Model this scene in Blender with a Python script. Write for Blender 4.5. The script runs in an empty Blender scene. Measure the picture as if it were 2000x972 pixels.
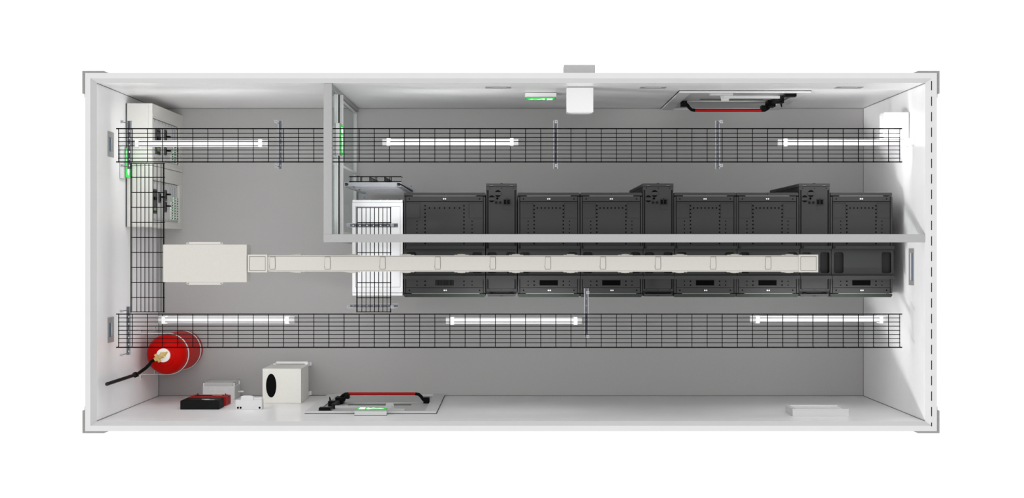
import bpy, bmesh, math, random
from math import radians as R, pi, sin, cos
from mathutils import Vector, Matrix
from mathutils.geometry import tessellate_polygon

S = bpy.context.scene
COL = S.collection
random.seed(7)

# ------------------------------------------------------------------ camera, world, light
CAM_H = 18.79
cam = bpy.data.cameras.new('camera')
cam.sensor_width = 36.0
cam.lens = 61.06
cam.shift_x = 0.001
cam.shift_y = 0.003
cam.clip_end = 60
co = bpy.data.objects.new('camera', cam)
co.location = (0, 0, CAM_H)
COL.objects.link(co)
S.camera = co

W = bpy.data.worlds.new('world')
S.world = W
W.use_nodes = True
W.node_tree.nodes['Background'].inputs[0].default_value = (1, 1, 1, 1)
W.node_tree.nodes['Background'].inputs[1].default_value = 1.25

sd = bpy.data.lights.new('sun', 'SUN')
sd.energy = 1.5
sd.angle = R(4)
so = bpy.data.objects.new('sun', sd)
COL.objects.link(so)
so.rotation_euler = Vector((1.75, 0.43, -1.0)).to_track_quat('-Z', 'Y').to_euler()
so.location = (-6, -2, 6)

S.view_settings.view_transform = 'Standard'
S.view_settings.look = 'None'
S.view_settings.gamma = 1.0
S.view_settings.exposure = 0.0
S.view_settings.use_curve_mapping = False
LAMP = 40.0
S.cycles.diffuse_bounces = 8

# ------------------------------------------------------------------ materials
def lin(c):
    c = c / 255.0
    return c / 12.92 if c <= 0.04045 else ((c + 0.055) / 1.055) ** 2.4

MATS = {}
def mat(name, rgb, rough=0.5, metal=0.0, noise=0.04, scale=40.0, coat=0.0, emit=0.0, bump=0.0, spec=0.5):
    m = bpy.data.materials.new(name)
    m.use_nodes = True
    nt = m.node_tree
    b = nt.nodes['Principled BSDF']
    c = [lin(v) for v in rgb]
    tc = nt.nodes.new('ShaderNodeTexCoord')
    n = nt.nodes.new('ShaderNodeTexNoise')
    n.inputs['Scale'].default_value = scale
    n.inputs['Detail'].default_value = 4
    nt.links.new(tc.outputs['Object'], n.inputs['Vector'])
    r = nt.nodes.new('ShaderNodeValToRGB')
    r.color_ramp.elements[0].position = 0.3
    r.color_ramp.elements[1].position = 0.7
    r.color_ramp.elements[0].color = tuple(v * (1 - noise) for v in c) + (1,)
    r.color_ramp.elements[1].color = tuple(min(1, v * (1 + noise)) for v in c) + (1,)
    nt.links.new(n.outputs['Fac'], r.inputs['Fac'])
    nt.links.new(r.outputs['Color'], b.inputs['Base Color'])
    b.inputs['Roughness'].default_value = rough
    b.inputs['Metallic'].default_value = metal
    b.inputs['Specular IOR Level'].default_value = spec
    if coat:
        b.inputs['Coat Weight'].default_value = coat
        b.inputs['Coat Roughness'].default_value = 0.08
    if emit:
        nt.links.new(r.outputs['Color'], b.inputs['Emission Color'])
        b.inputs['Emission Strength'].default_value = emit
    if bump:
        bp = nt.nodes.new('ShaderNodeBump')
        bp.inputs['Strength'].default_value = bump
        bp.inputs['Distance'].default_value = 0.002
        nt.links.new(n.outputs['Fac'], bp.inputs['Height'])
        nt.links.new(bp.outputs['Normal'], b.inputs['Normal'])
    MATS[name] = m
    return m

def glass(name, tint, gloss=0.10):
    m = bpy.data.materials.new(name)
    m.use_nodes = True
    nt = m.node_tree
    nt.nodes.remove(nt.nodes['Principled BSDF'])
    out = nt.nodes['Material Output']
    t = nt.nodes.new('ShaderNodeBsdfTransparent')
    t.inputs[0].default_value = tuple(lin(v) for v in tint) + (1,)
    g = nt.nodes.new('ShaderNodeBsdfGlossy')
    g.inputs['Roughness'].default_value = 0.03
    mx = nt.nodes.new('ShaderNodeMixShader')
    mx.inputs[0].default_value = gloss
    nt.links.new(t.outputs[0], mx.inputs[1])
    nt.links.new(g.outputs[0], mx.inputs[2])
    nt.links.new(mx.outputs[0], out.inputs[0])
    MATS[name] = m
    return m

M_wall = mat('wall_paint', (240, 239, 240), 0.35, noise=0.012, scale=6, coat=0.12)
M_rim = mat('rim_paint', (190, 190, 190), 0.5, noise=0.01, scale=6)
M_cap = mat('capping_paint', (180, 180, 180), 0.5, noise=0.01, scale=6)
M_floor = mat('floor_vinyl', (171, 170, 169), 0.55, noise=0.06, scale=160, bump=0.05)
M_gasket_shade = mat('gasket_and_shade_black', (18, 18, 18), 0.7, spec=0.05)  # rubber black, also used for the painted shadow line around the doors
M_steel = mat('brushed_steel', (130, 132, 138), 0.4, metal=0.5, noise=0.08, scale=60)
M_zinc = mat('zinc_plate', (166, 167, 172), 0.45, metal=0.3, noise=0.08, scale=80)
M_beam = mat('partition_grey', (149, 149, 149), 0.5, noise=0.02, scale=30)
M_web = mat('channel_web_grey', (112, 114, 120), 0.5, metal=0.3, noise=0.06, scale=60)  # bracket channel base, a darker grey than its flanges
M_beam_lifted = mat('partition_grey_lifted', (212, 212, 212), 0.45, metal=0.0, noise=0.02, scale=30)  # same partition grey, colour lightened to offset the shade under the beam
M_wire = mat('black_wire', (6, 6, 7), 0.5, spec=0.05)
M_rack = mat('rack_black', (58, 58, 58), 0.55, spec=0.15, noise=0.07, scale=220)
M_rackd = mat('rack_dark', (38, 38, 39), 0.55, spec=0.12, noise=0.07, scale=220)
M_hole = mat('hole_black', (4, 4, 4), 0.8, spec=0.05)
M_seal = mat('seal_grey', (118, 118, 118), 0.6)
M_white = mat('white_enamel', (238, 238, 240), 0.35, noise=0.012, scale=30)
M_sign = mat('sign_housing', (208, 208, 208), 0.45, noise=0.01)
M_dampw = mat('damper_white', (214, 214, 214), 0.45, noise=0.01, spec=0.3)
M_frame = mat('door_frame_white', (204, 204, 204), 0.45, noise=0.01)
M_leaf = mat('door_leaf_grey', (184, 184, 184), 0.45, noise=0.01)
M_csteel = mat('corner_steel', (128, 128, 126), 0.5, metal=0.2, noise=0.05)
M_corner = mat('corner_joint', (120, 120, 120), 0.7)
M_whitem = mat('white_plastic', (240, 240, 240), 0.4, noise=0.01)
M_beige = mat('beige_enamel', (182, 179, 173), 0.45, noise=0.02, scale=60)
M_beiged = mat('beige_shadow_line', (120, 117, 112), 0.6)
M_board = mat('board_grey', (205, 204, 199), 0.45, noise=0.015, scale=40)
M_panel = mat('board_panel', (200, 200, 198), 0.5, noise=0.02, scale=40)
M_dev = mat('device_grey', (74, 76, 76), 0.5, spec=0.15)
M_black = mat('black_plastic', (14, 14, 14), 0.45, spec=0.05)
M_greenled = mat('green_toggle', (40, 112, 62), 0.5)
M_lcd = mat('green_display', (122, 150, 84), 0.3)
M_redp = mat('red_plastic', (165, 16, 14), 0.45, spec=0.15)
M_red = mat('cylinder_red', (182, 12, 8), 0.4, noise=0.02, spec=0.03)
M_brass = mat('brass', (206, 178, 112), 0.4, metal=0.35, noise=0.06)
M_chrome = mat('bright_steel', (228, 228, 228), 0.35, metal=0.15, noise=0.03)
M_redbox = mat('red_box', (150, 18, 17), 0.5, spec=0.12)
M_blackbox = mat('black_box', (22, 22, 22), 0.6, spec=0.08, noise=0.15, scale=300)
M_yellow = mat('yellow_label', (214, 170, 60), 0.6)
M_paper = mat('grey_label', (190, 188, 184), 0.6)
M_cream = mat('cream_enamel', (222, 221, 214), 0.45, noise=0.015)
M_mesh = mat('black_grille', (14, 14, 14), 0.85, spec=0.05)
M_jbox = mat('grey_polycarbonate', (205, 206, 206), 0.4)
M_blue = mat('blue_module', (40, 98, 156), 0.45, noise=0.15)
M_blued = mat('slate_module', (84, 102, 122), 0.5, noise=0.1)
M_plate = mat('plate_grey', (150, 149, 147), 0.4, noise=0.03)
M_tube = mat('lit_tube', (205, 205, 205), 0.5, noise=0.0, emit=0.85, spec=0.2)
M_led = mat('lit_strip', (255, 255, 255), 0.4, noise=0.0, emit=LAMP)
M_green = mat('sign_green', (18, 200, 62), 0.5, noise=0.0, emit=0.42)
M_signw = mat('sign_white', (250, 255, 250), 0.5, noise=0.0, emit=0.7)
M_glass = glass('clear_glass', (240, 243, 242), 0.05)
M_lid = mat('frosted_lid', (222, 224, 224), 0.3, noise=0.01)
M_lid.node_tree.nodes['Principled BSDF'].inputs['Alpha'].default_value = 0.55
M_acryl = glass('clear_acrylic', (240, 242, 242), 0.22)
M_dglass = mat('green_glass', (44, 78, 58), 0.3, spec=0.1)
M_hood = mat('hood_grey', (180, 180, 180), 0.5)
M_green_edge = mat('door_edge', (50, 55, 51), 0.5, spec=0.12)

# ------------------------------------------------------------------ mesh builder
OFF = {}
class MB:
    def __init__(self):
        self.v = []; self.f = []; self.m = []; self.cur = 0
    def mi(self, i):
        self.cur = i; return self
    def quad(self, idx):
        self.f.append(tuple(idx)); self.m.append(self.cur)
    def box(self, x0, x1, y0, y1, z0, z1):
        if x0 > x1: x0, x1 = x1, x0
        if y0 > y1: y0, y1 = y1, y0
        if z0 > z1: z0, z1 = z1, z0
        b = len(self.v)
        self.v += [(x0,y0,z0),(x1,y0,z0),(x1,y1,z0),(x0,y1,z0),(x0,y0,z1),(x1,y0,z1),(x1,y1,z1),(x0,y1,z1)]
        for q in ((3,2,1,0),(4,5,6,7),(0,1,5,4),(1,2,6,5),(2,3,7,6),(3,0,4,7)):
            self.quad([b+i for i in q])
        return self
    def cbox(self, c, d):
        return self.box(c[0]-d[0]/2, c[0]+d[0]/2, c[1]-d[1]/2, c[1]+d[1]/2, c[2]-d[2]/2, c[2]+d[2]/2)
    def prism(self, loops, axis, a0, a1):
        """loops[0] outline, others holes; (u,v): z->(x,y), x->(y,z), y->(x,z)"""
        def P(u, v, w):
            return (u, v, w) if axis == 'z' else ((w, u, v) if axis == 'x' else (u, w, v))
        tris = tessellate_polygon([[Vector((p[0], p[1], 0)) for p in l] for l in loops])
        flat = [p for l in loops for p in l]
        n = len(flat); b = len(self.v)
        self.v += [P(p[0], p[1], a0) for p in flat] + [P(p[0], p[1], a1) for p in flat]
        for t in tris:
            self.quad([b+i for i in t]); self.quad([b+n+i for i in reversed(t)])
        k = 0
        for l in loops:
            for i in range(len(l)):
                j = (i+1) % len(l)
                self.quad([b+k+i, b+k+j, b+n+k+j, b+n+k+i])
            k += len(l)
        return self
    def tube(self, pts, r, n=8, close=False):
        pts = [Vector(p) for p in pts]
        N = len(pts)
        rs = r if isinstance(r, (list, tuple)) else [r]*N
        b = len(self.v)
        up = None
        for i, p in enumerate(pts):
            if close: d = pts[(i+1) % N] - pts[i-1]
            elif i == 0: d = pts[1]-pts[0]
            elif i == N-1: d = pts[-1]-pts[-2]
            else: d = (pts[i+1]-p).normalized() + (p-pts[i-1]).normalized()
            d.normalize()
            if up is None:
                up = Vector((0,0,1)) if abs(d.z) < 0.9 else Vector((1,0,0))
            s = d.cross(up)
            if s.length < 1e-5: s = d.cross(Vector((0.3,1,0.2)))
            s.normalize(); u = s.cross(d).normalized(); up = u
            for k in range(n):
                a = 2*pi*k/n
                q = p + (s*cos(a) + u*sin(a))*rs[i]
                self.v.append(tuple(q))
        for i in range(N if close else N-1):
            j = (i+1) % N
            for k in range(n):
                l = (k+1) % n
                self.quad([b+i*n+k, b+i*n+l, b+j*n+l, b+j*n+k])
        if not close:
            self.quad([b+k for k in reversed(range(n))]); self.quad([b+(N-1)*n+k for k in range(n)])
        return self
    def lathe(self, prof, c=(0,0,0), n=40):
        b = len(self.v)
        for r, z in prof:
            for k in range(n):
                a = 2*pi*k/n
                self.v.append((c[0]+r*cos(a), c[1]+r*sin(a), c[2]+z))
        for i in range(len(prof)-1):
            for k in range(n):
                l = (k+1) % n
                self.quad([b+i*n+k, b+i*n+l, b+(i+1)*n+l, b+(i+1)*n+k])
        self.quad([b+k for k in reversed(range(n))])
        self.quad([b+(len(prof)-1)*n+k for k in range(n)])
        return self
    def disc(self, c, r, z0, z1, n=20, ry=None):
        ry = ry or r
        return self.prism([[(c[0]+r*cos(2*pi*k/n), c[1]+ry*sin(2*pi*k/n)) for k in range(n)]], 'z', z0, z1)
    def band(self, path, w, t, axis='z'):
        """flat strap along a 2D path (x,y), width w in z centred on 0, thickness t"""
        b = len(self.v); N = len(path)
        for i, p in enumerate(path):
            p0 = Vector(path[max(0, i-1)]); p1 = Vector(path[min(N-1, i+1)])
            d = (p1-p0).normalized(); nn = Vector((-d.y, d.x))*t/2
            for s in (-1, 1):
                for z in (-w/2, w/2):
                    self.v.append((p[0]+nn.x*s, p[1]+nn.y*s, z))
        for i in range(N-1):
            a = b+i*4; c = a+4
            for q in ((0,1,1,0),(1,3,3,1),(3,2,2,3),(2,0,0,2)):
                self.quad([a+q[0], a+q[1], c+q[2], c+q[3]])
        self.quad([b, b+2, b+3, b+1]); e = b+(N-1)*4
        self.quad([e, e+1, e+3, e+2])
        return self
    def move(self, d, start=0):
        self.v = self.v[:start] + [(p[0]+d[0], p[1]+d[1], p[2]+d[2]) for p in self.v[start:]]
        return self
    def build(self, name, mats, parent=None, bevel=0.0, smooth=False, world=True):
        if not isinstance(mats, (list, tuple)): mats = [mats]
        off = Vector((0,0,0))
        if parent is not None and world: off = OFF[parent.name]
        me = bpy.data.meshes.new(name)
        me.from_pydata([tuple(Vector(p)-off) for p in self.v], [], self.f)
        for m in mats: me.materials.append(m)
        me.polygons.foreach_set('material_index', self.m)
        bm = bmesh.new(); bm.from_mesh(me)
        bmesh.ops.recalc_face_normals(bm, faces=bm.faces)
        bm.to_mesh(me); bm.free()
        if smooth:
            me.polygons.foreach_set('use_smooth', [True]*len(me.polygons))
            me.set_sharp_from_angle(angle=R(35))
        o = bpy.data.objects.new(name, me)
        COL.objects.link(o)
        if parent is not None: o.parent = parent
        if bevel:
            bv = o.modifiers.new('bevel', 'BEVEL')
            bv.width = bevel; bv.segments = 2; bv.limit_method = 'ANGLE'; bv.angle_limit = R(50)
        OFF[o.name] = off
        return o

def thing(name, label, cat, loc=(0,0,0), rot=0.0, group=None, kind=None):
    o = bpy.data.objects.new(name, None)
    o.empty_display_size = 0.1
    COL.objects.link(o)
    o.location = loc; o.rotation_euler = (0, 0, rot)
    OFF[o.name] = Vector(loc)
    return tag(o, label, cat, group, kind)

def tag(o, label=None, cat=None, group=None, kind=None):
    if label: o['label'] = label
    if cat: o['category'] = cat
    if group: o['group'] = group
    if kind: o['kind'] = kind
    return o

def copy_tree(o, parent=None):
    c = o.copy(); COL.objects.link(c)
    if parent is not None: c.parent = parent
    OFF[c.name] = OFF.get(o.name, Vector((0,0,0)))
    for ch in list(o.children):
        copy_tree(ch, c)
    return c

def rect(u0, u1, v0, v1):
    return [(u0, v0), (u1, v0), (u1, v1), (u0, v1)]
def rrect(u0, u1, v0, v1, r, n=4):
    out = []
    for cx, cy, a0 in ((u1-r, v0+r, -pi/2), (u1-r, v1-r, 0), (u0+r, v1-r, pi/2), (u0+r, v0+r, pi)):
        for k in range(n+1):
            a = a0 + pi/2*k/n
            out.append((cx+r*cos(a), cy+r*sin(a)))
    return out

# ------------------------------------------------------------------ the container shell
IX, IY, H = 3.814, 1.556, 2.80           # inner half length, half width, wall height
MX, MY = 3.864, 1.594                    # inner panel / outer skin joint
OX, OY = 3.913, 1.645

fl = MB().box(-OX, OX, -OY, OY, -0.12, 0.0).build('floor', M_floor)
tag(fl, 'grey vinyl floor of the container', 'floor', kind='structure')

def wall(name, axis, sgn, inner, mid, outer, half_in, half_mid, half_out, holes, label):
    mb = MB()
    a0, a1 = sgn*inner, sgn*mid
    loops = [rect(-half_mid, half_mid, 0, H-0.001)] + [rect(*h) for h in holes]
    mb.prism(loops, axis, a0, a1)
    # sloping capping strip on the inner panel
    z0, z1 = H-0.0005, H+0.032
    if axis == 'y': half_mid = MX
    b = len(mb.v)
    mb.mi(2)
    def P(w, u, z): return (w, u, z) if axis == 'x' else (u, w, z)
    mb.v += [P(a0, -half_in, z0), P(a0, half_in, z0), P(a1, half_mid, z1), P(a1, -half_mid, z1),
             P(a1, -half_mid, z0), P(a1, half_mid, z0)]
    for q in ((0,1,2,3), (3,2,5,4), (0,3,4), (1,5,2), (0,4,5,1)):
        mb.quad([b+i for i in q])
    # outer skin and top rail
    b0, b1 = sgn*mid, sgn*outer
    lo, hi = -half_out, half_out
    if axis == 'x': mb.mi(1).box(b0, b1, lo, hi, 0, H+0.034)
    else: mb.mi(1).box(lo, hi, b0, b1, 0, H+0.034)
    o = mb.build(name, [M_wall, M_rim, M_cap])
    tag(o, label, 'wall', kind='structure')
    return o

LEFT_PLATES = [(0.905, 1.145, 2.12, 2.372), (-0.86, -0.62, 2.12, 2.372)]
RIGHT_PLATES = [(-0.315, 0.034, 2.15, 2.36)]
BACK_PLATES = [(-0.243, 0.0, 2.29, 2.45), (1.22, 1.465, 2.29, 2.45), (3.07, 3.32, 2.29, 2.45)]
def inset(r, d): return (r[0]+d, r[1]-d, r[2]+d, r[3]-d)
# left/right walls run the full width, back/front walls fit between them
wall('wall_left', 'x', -1, IX, MX, OX, IY, MY, OY, [inset(p, 0.05) for p in LEFT_PLATES], 'white left end wall')
wr = wall('wall_right', 'x', 1, IX, MX, OX, IY, MY, OY, [inset(p, 0.04) for p in RIGHT_PLATES], 'white right end wall')
wall('wall_back', 'y', 1, IY, MY, OY, IX, IX, MX, [inset(p, 0.04) for p in BACK_PLATES], 'white long wall along the top')
wall('wall_front', 'y', -1, IY, MY, OY, IX, IX, MX, [], 'white long wall along the bottom')

dash = MB()
y = 1.57
while y > -1.62:
    dash.box(MX-0.003, MX+0.003, max(y-0.085, -1.60), y, H+0.025, H+0.0365)
    y -= 0.1425
dash.build('joint_seal', M_gasket_shade, wr)

# corner brackets
def corner(sx, sy, label):
    t = thing('corner_bracket', label, 'bracket', (sx*OX, sy*OY, 2.6), 0, 'steel corner brackets of the container')
    o = 0.026
    mb = MB()
    pl = [(-0.20, 0), (o, 0), (o, 0)]
    # L profile with bevelled tips
    poly = [(0.0, 0.0), (-0.22, 0.0), (-0.17, 0.019), (o, 0.019), (o, -0.19), (0.0, -0.19)]
    poly = [(sx*p[0]+sx*OX, sy*p[1]+sy*OY) for p in poly]
    mb.prism([poly], 'z', 2.6, H+0.03)
    mb.build('corner_angle', M_csteel, t, bevel=0.003)
    fp = MB()
    poly = [(0.0, -0.19), (0.012, -0.19), (0.012, -0.225), (0.0, -0.225)]
    fp.prism([[(sx*p[0]+sx*OX, sy*p[1]+sy*OY) for p in poly]], 'z', 2.62, H+0.01)
    fp.build('end_tab', M_rim, t)
corner(-1, 1, 'grey steel corner bracket at the container\'s upper left corner')
corner(1, 1, 'grey steel corner bracket at the container\'s upper right corner')
corner(-1, -1, 'grey steel corner bracket at the container\'s lower left corner')
corner(1, -1, 'grey steel corner bracket at the container\'s lower right corner')

# skirting where walls meet the floor (thin dark joint)
def skirt(name, x0, x1, y0, y1):
    tag(MB().box(x0, x1, y0, y1, 0, 0.006).build(name, M_corner), 'thin grey floor joint along the wall', 'trim', kind='structure')
for i, (sx, sy) in enumerate(((-1, 1), (1, 1), (-1, -1), (1, -1))):
    tag(MB().box(sx*(IX-0.005), sx*IX, sy*(IY-0.005), sy*IY, 0.007, H-0.002).build('trim_%d' % (i+1), M_corner), 'grey joint where two container walls meet', 'trim', kind='structure')
skirt('baseboard_back', -IX, IX, IY-0.006, IY)
skirt('baseboard_front', -IX, IX, -IY, -IY+0.006)
skirt('baseboard_left', -IX, -IX+0.006, -IY, IY)
skirt('baseboard_right', IX-0.006, IX, -IY, IY)

# ------------------------------------------------------------------ panic doors
def make_door(name, loc, rot, label):
    d = thing(name, label, 'door', loc, rot, kind='structure')
    w = 0.632; ht = 2.06
    L = lambda mb, n, m, par=d, **k: mb.build(n, m, par, world=False, **k)
    fr = MB().prism([[(-w, 0.0), (w, 0.0), (w, ht), (-w, ht)], rect(-w+0.115, w-0.115, 0.05, ht-0.07)], 'y', -0.022, -0.004)
    L(fr, 'door_frame', M_frame, bevel=0.003)
    L(MB().prism([[(-w-0.005, 0.0), (w+0.005, 0.0), (w+0.005, ht+0.006), (-w-0.005, ht+0.006)], rect(-w+0.12, w-0.12, 0.045, ht-0.075)], 'y', -0.0035, -0.0005), 'frame_shadow_line', M_gasket_shade)  # thin dark ring added to paint a shadow gap around the frame
    leaf = L(MB().box(-w+0.117, w-0.117, -0.008, -0.001, 0.052, ht-0.072), 'door_leaf', M_leaf)
    g = MB().box(-w+0.117, w-0.117, -0.012, -0.008, 0.93, 0.945)
    g.box(-w+0.117, w-0.117, -0.014, -0.008, 0.055, 0.075)
    L(g, 'rail', M_frame, leaf)
    L(MB().box(-0.34, 0.30, -0.0105, -0.007, 1.12, 1.24), 'vision_slot', M_dglass, leaf)
    # panic bar
    zb = 1.0
    L(MB().tube([(-0.37, -0.105, zb), (0.315, -0.105, zb)], 0.0155, 12), 'push_bar', M_redp, smooth=True)
    arm = MB()
    arm.tube([(-0.47, -0.035, zb), (-0.45, -0.05, zb), (-0.43, -0.08, zb), (-0.405, -0.10, zb), (-0.37, -0.105, zb)], 0.0165, 10)
    arm.box(-0.517, -0.455, -0.068, -0.008, zb-0.06, zb+0.03)
    L(arm, 'bar_mount', M_black, smooth=True, bevel=0.003)
    lk = MB()
    lk.box(0.36, 0.44, -0.075, -0.008, zb-0.09, zb+0.10)
    lk.tube([(0.31, -0.105, zb), (0.345, -0.103, zb), (0.375, -0.085, zb), (0.40, -0.055, zb)], 0.0165, 10)
    lk.box(0.30, 0.345, -0.105, -0.06, zb-0.04, zb+0.09)
    lk.tube([(0.345, -0.06, zb+0.08), (0.40, -0.03, zb+0.14)], 0.018, 8)
    L(lk, 'lock_case', M_black, smooth=True, bevel=0.003)
    rd = MB()
    rd.box(0.385, 0.43, -0.05, -0.008, zb+0.10, 1.62)
    rd.tube([(0.408, -0.03, 1.6), (0.42, -0.03, 1.93)], 0.014, 8)
    rd.box(0.40, 0.51, -0.05, -0.006, 1.86, 1.97)
    rd.box(0.42, 0.485, -0.06, -0.006, 1.25, 1.36)
    rd.tube([(0.47, -0.02, 1.23), (0.485, -0.09, 1.20)], [0.016, 0.006], 6)
    L(rd, 'latch_rod', M_black, bevel=0.003)
    # door closer
    cl = MB()
    cl.box(-0.19, 0.36, -0.062, -0.036, 1.86, 1.90)
    arm_o = L(cl, 'closer_arm', M_leaf, bevel=0.002)
    bd = MB()
    bd.box(-0.32, -0.10, -0.036, -0.008, 1.84, 1.93)
    bd.prism([[(-0.22, -0.008), (-0.12, -0.008), (-0.135, -0.085), (-0.205, -0.085)]], 'z', 1.84, 1.875)
    L(bd, 'closer_body', M_leaf, bevel=0.002)
    return d
make_door('door_1', (2.2565, IY, 0), 0, 'white steel door with red panic bar on the upper long wall')
make_door('door_2', (-1.3515, -IY, 0), pi, 'white steel door with red panic bar on the lower long wall')

# ------------------------------------------------------------------ glass partition
PB = thing('glass_partition', 'grey framed glass partition with long beam across the racks', 'partition', (-1.69, 0.1275, 0))
MB().box(-1.7256, -1.650, 0.165, IY-0.001, 2.72, H).build('top_beam', M_beam, PB, bevel=0.002)
MB().box(-1.7256, IX-0.001, 0.0896, 0.165, 2.72, H).build('top_beam', M_beam, PB, bevel=0.002)
MB().box(-1.7256, -1.650, IY-0.041, IY-0.001, 0.0, 2.719).build('wall_post', M_beam, PB, bevel=0.002)
MB().box(-1.7256, -1.650, 0.0896, 0.165, 0.0, 2.719).build('corner_post', M_beam, PB, bevel=0.002)
MB().box(-1.70, -1.66, 0.166, IY-0.042, 2.085, 2.125).build('transom', M_beam_lifted, PB, bevel=0.002)
MB().box(-1.70, -1.668, 0.166, IY-0.042, 0.0, 0.035).build('sill', M_beam_lifted, PB)
up = MB()
up.box(-1.675, -1.667, 0.168, IY-0.043, 2.127, 2.37)
up.box(-1.675, -1.667, 0.168, 0.82, 2.3705, 2.718)
up.box(-1.675, -1.667, 1.19, IY-0.043, 2.3705, 2.718)
up.build('pane', M_glass, PB)
MB().box(-1.684, -1.676, 0.86, IY-0.043, 0.037, 2.083).build('pane', M_glass, PB)
MB().box(-1.69, -1.668, 0.842, 0.858, 0.036, 2.084).build('jamb', M_beam_lifted, PB)
MB().box(-1.69, -1.668, IY-0.062, IY-0.046, 0.036, 2.084).build('jamb', M_beam_lifted, PB)
sl = MB().box(-1.652, -1.620, 0.17, IY-0.043, 2.0, 2.06).build('sliding_rail', M_beam_lifted, PB, bevel=0.002)
MB().box(-1.66, -1.653, 0.168, IY-0.043, 2.02, 2.08).build('rail_gasket', M_gasket_shade, sl)
sdoor = MB().box(-1.648, -1.640, 0.20, 0.84, 0.012, 1.999).build('sliding_pane', M_glass, PB)
MB().box(-1.655, -1.634, 0.822, 0.845, 0.008, 1.999).build('stile', M_beam_lifted, sdoor)
MB().box(-1.01, 3.62, 0.121, 0.131, 2.118, 2.719).build('pane', M_glass, PB)

# ------------------------------------------------------------------ exit signs
def make_sign():
    t = thing('exit_sign', 'x', 'sign', (0,0,0), 0, 'green exit signs')
    L = lambda mb, n, m, par=t, **k: mb.build(n, m, par, world=False, **k)
    h = MB().box(-0.152, 0.152, -0.041, -0.003, -0.075, 0.0)
    L(MB().box(-0.1545, 0.1545, -0.0028, -0.0002, -0.078, 0.003), 'housing_shadow_line', M_dev)  # dark plate added to paint a shadow outline behind the housing
    h.box(-0.155, 0.155, -0.0455, -0.0415, -0.06, 0.004)
    L(h, 'housing', M_sign, bevel=0.002)
    s = MB()
    ya, yb = -0.050, -0.056
    s.box(-0.152, 0.152, ya, ya+0.004, -0.235, -0.01)
    pl = L(s, 'light_panel', M_acryl)
    g = MB().box(-0.139, 0.139, yb, ya-0.0005, -0.228, -0.035)
    gp = L(g, 'green_face', M_green, pl)
    w = MB()
    y0, y1 = yb-0.0016, yb-0.0002
    w.prism([rect(0.062, 0.118, -0.21, -0.06)], 'y', y0, y1)                       # doorway
    w.prism([[(-0.12,-0.13),(-0.075,-0.085),(-0.075,-0.112),(-0.02,-0.112),(-0.02,-0.148),(-0.075,-0.148),(-0.075,-0.175)]], 'y', y0, y1)   # arrow
    n = 14
    w.prism([[(0.028+0.014*cos(2*pi*k/n), -0.072+0.014*sin(2*pi*k/n)) for k in range(n)]], 'y', y0, y1)   # running figure
    w.prism([[(0.0,-0.09),(0.03,-0.09),(0.052,-0.115),(0.046,-0.122),(0.026,-0.104),(0.022,-0.14),(0.045,-0.165),(0.04,-0.205),(0.03,-0.205),(0.032,-0.172),(0.008,-0.152),(-0.008,-0.185),(-0.03,-0.185),(-0.03,-0.175),(-0.014,-0.173),(0.0,-0.135),(0.004,-0.102),(-0.014,-0.12),(-0.02,-0.113)]], 'y', y0, y1)
    L(w, 'pictogram', M_signw, gp)
    return t
sign = make_sign()
sg = [((0.29, IY, 1.87), 0, 'green exit sign on the upper wall, left of the white damper box'),
      ((-1.339, -IY, 2.24), pi, 'green exit sign above the lower wall\'s door'),
      ((-IX, 0.872, 1.87), pi/2, 'green exit sign on the left wall beside the distribution boards'),
      ((-1.666, 1.068, 2.355), pi/2, 'green exit sign on the glass partition under the beam')]
for i, (l, r, lb) in enumerate(sg):
    o = sign if i == 0 else copy_tree(sign)
    o.location = l; o.rotation_euler = (0, 0, r); o['label'] = lb

# ------------------------------------------------------------------ cable entry plates
def entry_plate(wallside, p, label, b):
    u0, u1, z0, z1 = p
    cu, cz = (u0+u1)/2, (z0+z1)/2
    hu, hz = (u1-u0)/2, (z1-z0)/2
    loc, rot = {'left': ((-IX, cu, cz), pi/2), 'right': ((IX, cu, cz), -pi/2), 'back': ((cu, IY, cz), 0)}[wallside]
    t = thing('cable_entry_plate', label, 'cable entry', loc, rot, 'cable entry plates in the walls')
    fr = MB().prism([rect(-hu, hu, -hz, hz), rect(-hu+b+.002, hu-b-.002, -hz+b+.002, hz-b-.002)], 'y', -0.004, -0.0005)
    fr.build('frame', M_plate, t, world=False)
    iu, iz = hu-b-0.003, hz-b-0.003
    MB().box(-iu, iu, 0.010, 0.016, -iz, iz).build('sealing_block', M_blued, t, world=False)
    m = MB(); n = max(3, int(iu*2/0.022))
    for k in range(n):
        x = -iu + (k+0.5)*2*iu/n
        m.box(x-iu/n*0.72, x+iu/n*0.72, 0.005, 0.0099, iz-0.034, iz-0.012)
    m.build('modules', M_blue, t, world=False)
entry_plate('left', LEFT_PLATES[0], 'cable entry plate with blue seals, left wall beside the upper tray end', 0.05)
entry_plate('left', LEFT_PLATES[1], 'cable entry plate with blue seals, left wall beside the lower tray end', 0.05)
entry_plate('right', RIGHT_PLATES[0], 'large cable entry plate with blue seals on the right wall', 0.04)
entry_plate('back', BACK_PLATES[0], 'grey cable entry plate on the upper wall left of its exit sign', 0.04)
entry_plate('back', BACK_PLATES[1], 'grey cable entry plate between damper box and upper door', 0.04)
entry_plate('back', BACK_PLATES[2], 'grey cable entry plate right of the upper door, near the corner', 0.04)

# ------------------------------------------------------------------ server racks
YC = 0.0692                               # middle of the rack row
S2 = 202.0                                # photo pixels per metre at rack-top height
def ly(py): return (492-py)/S2 - YC
RT = 2.0

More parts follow.
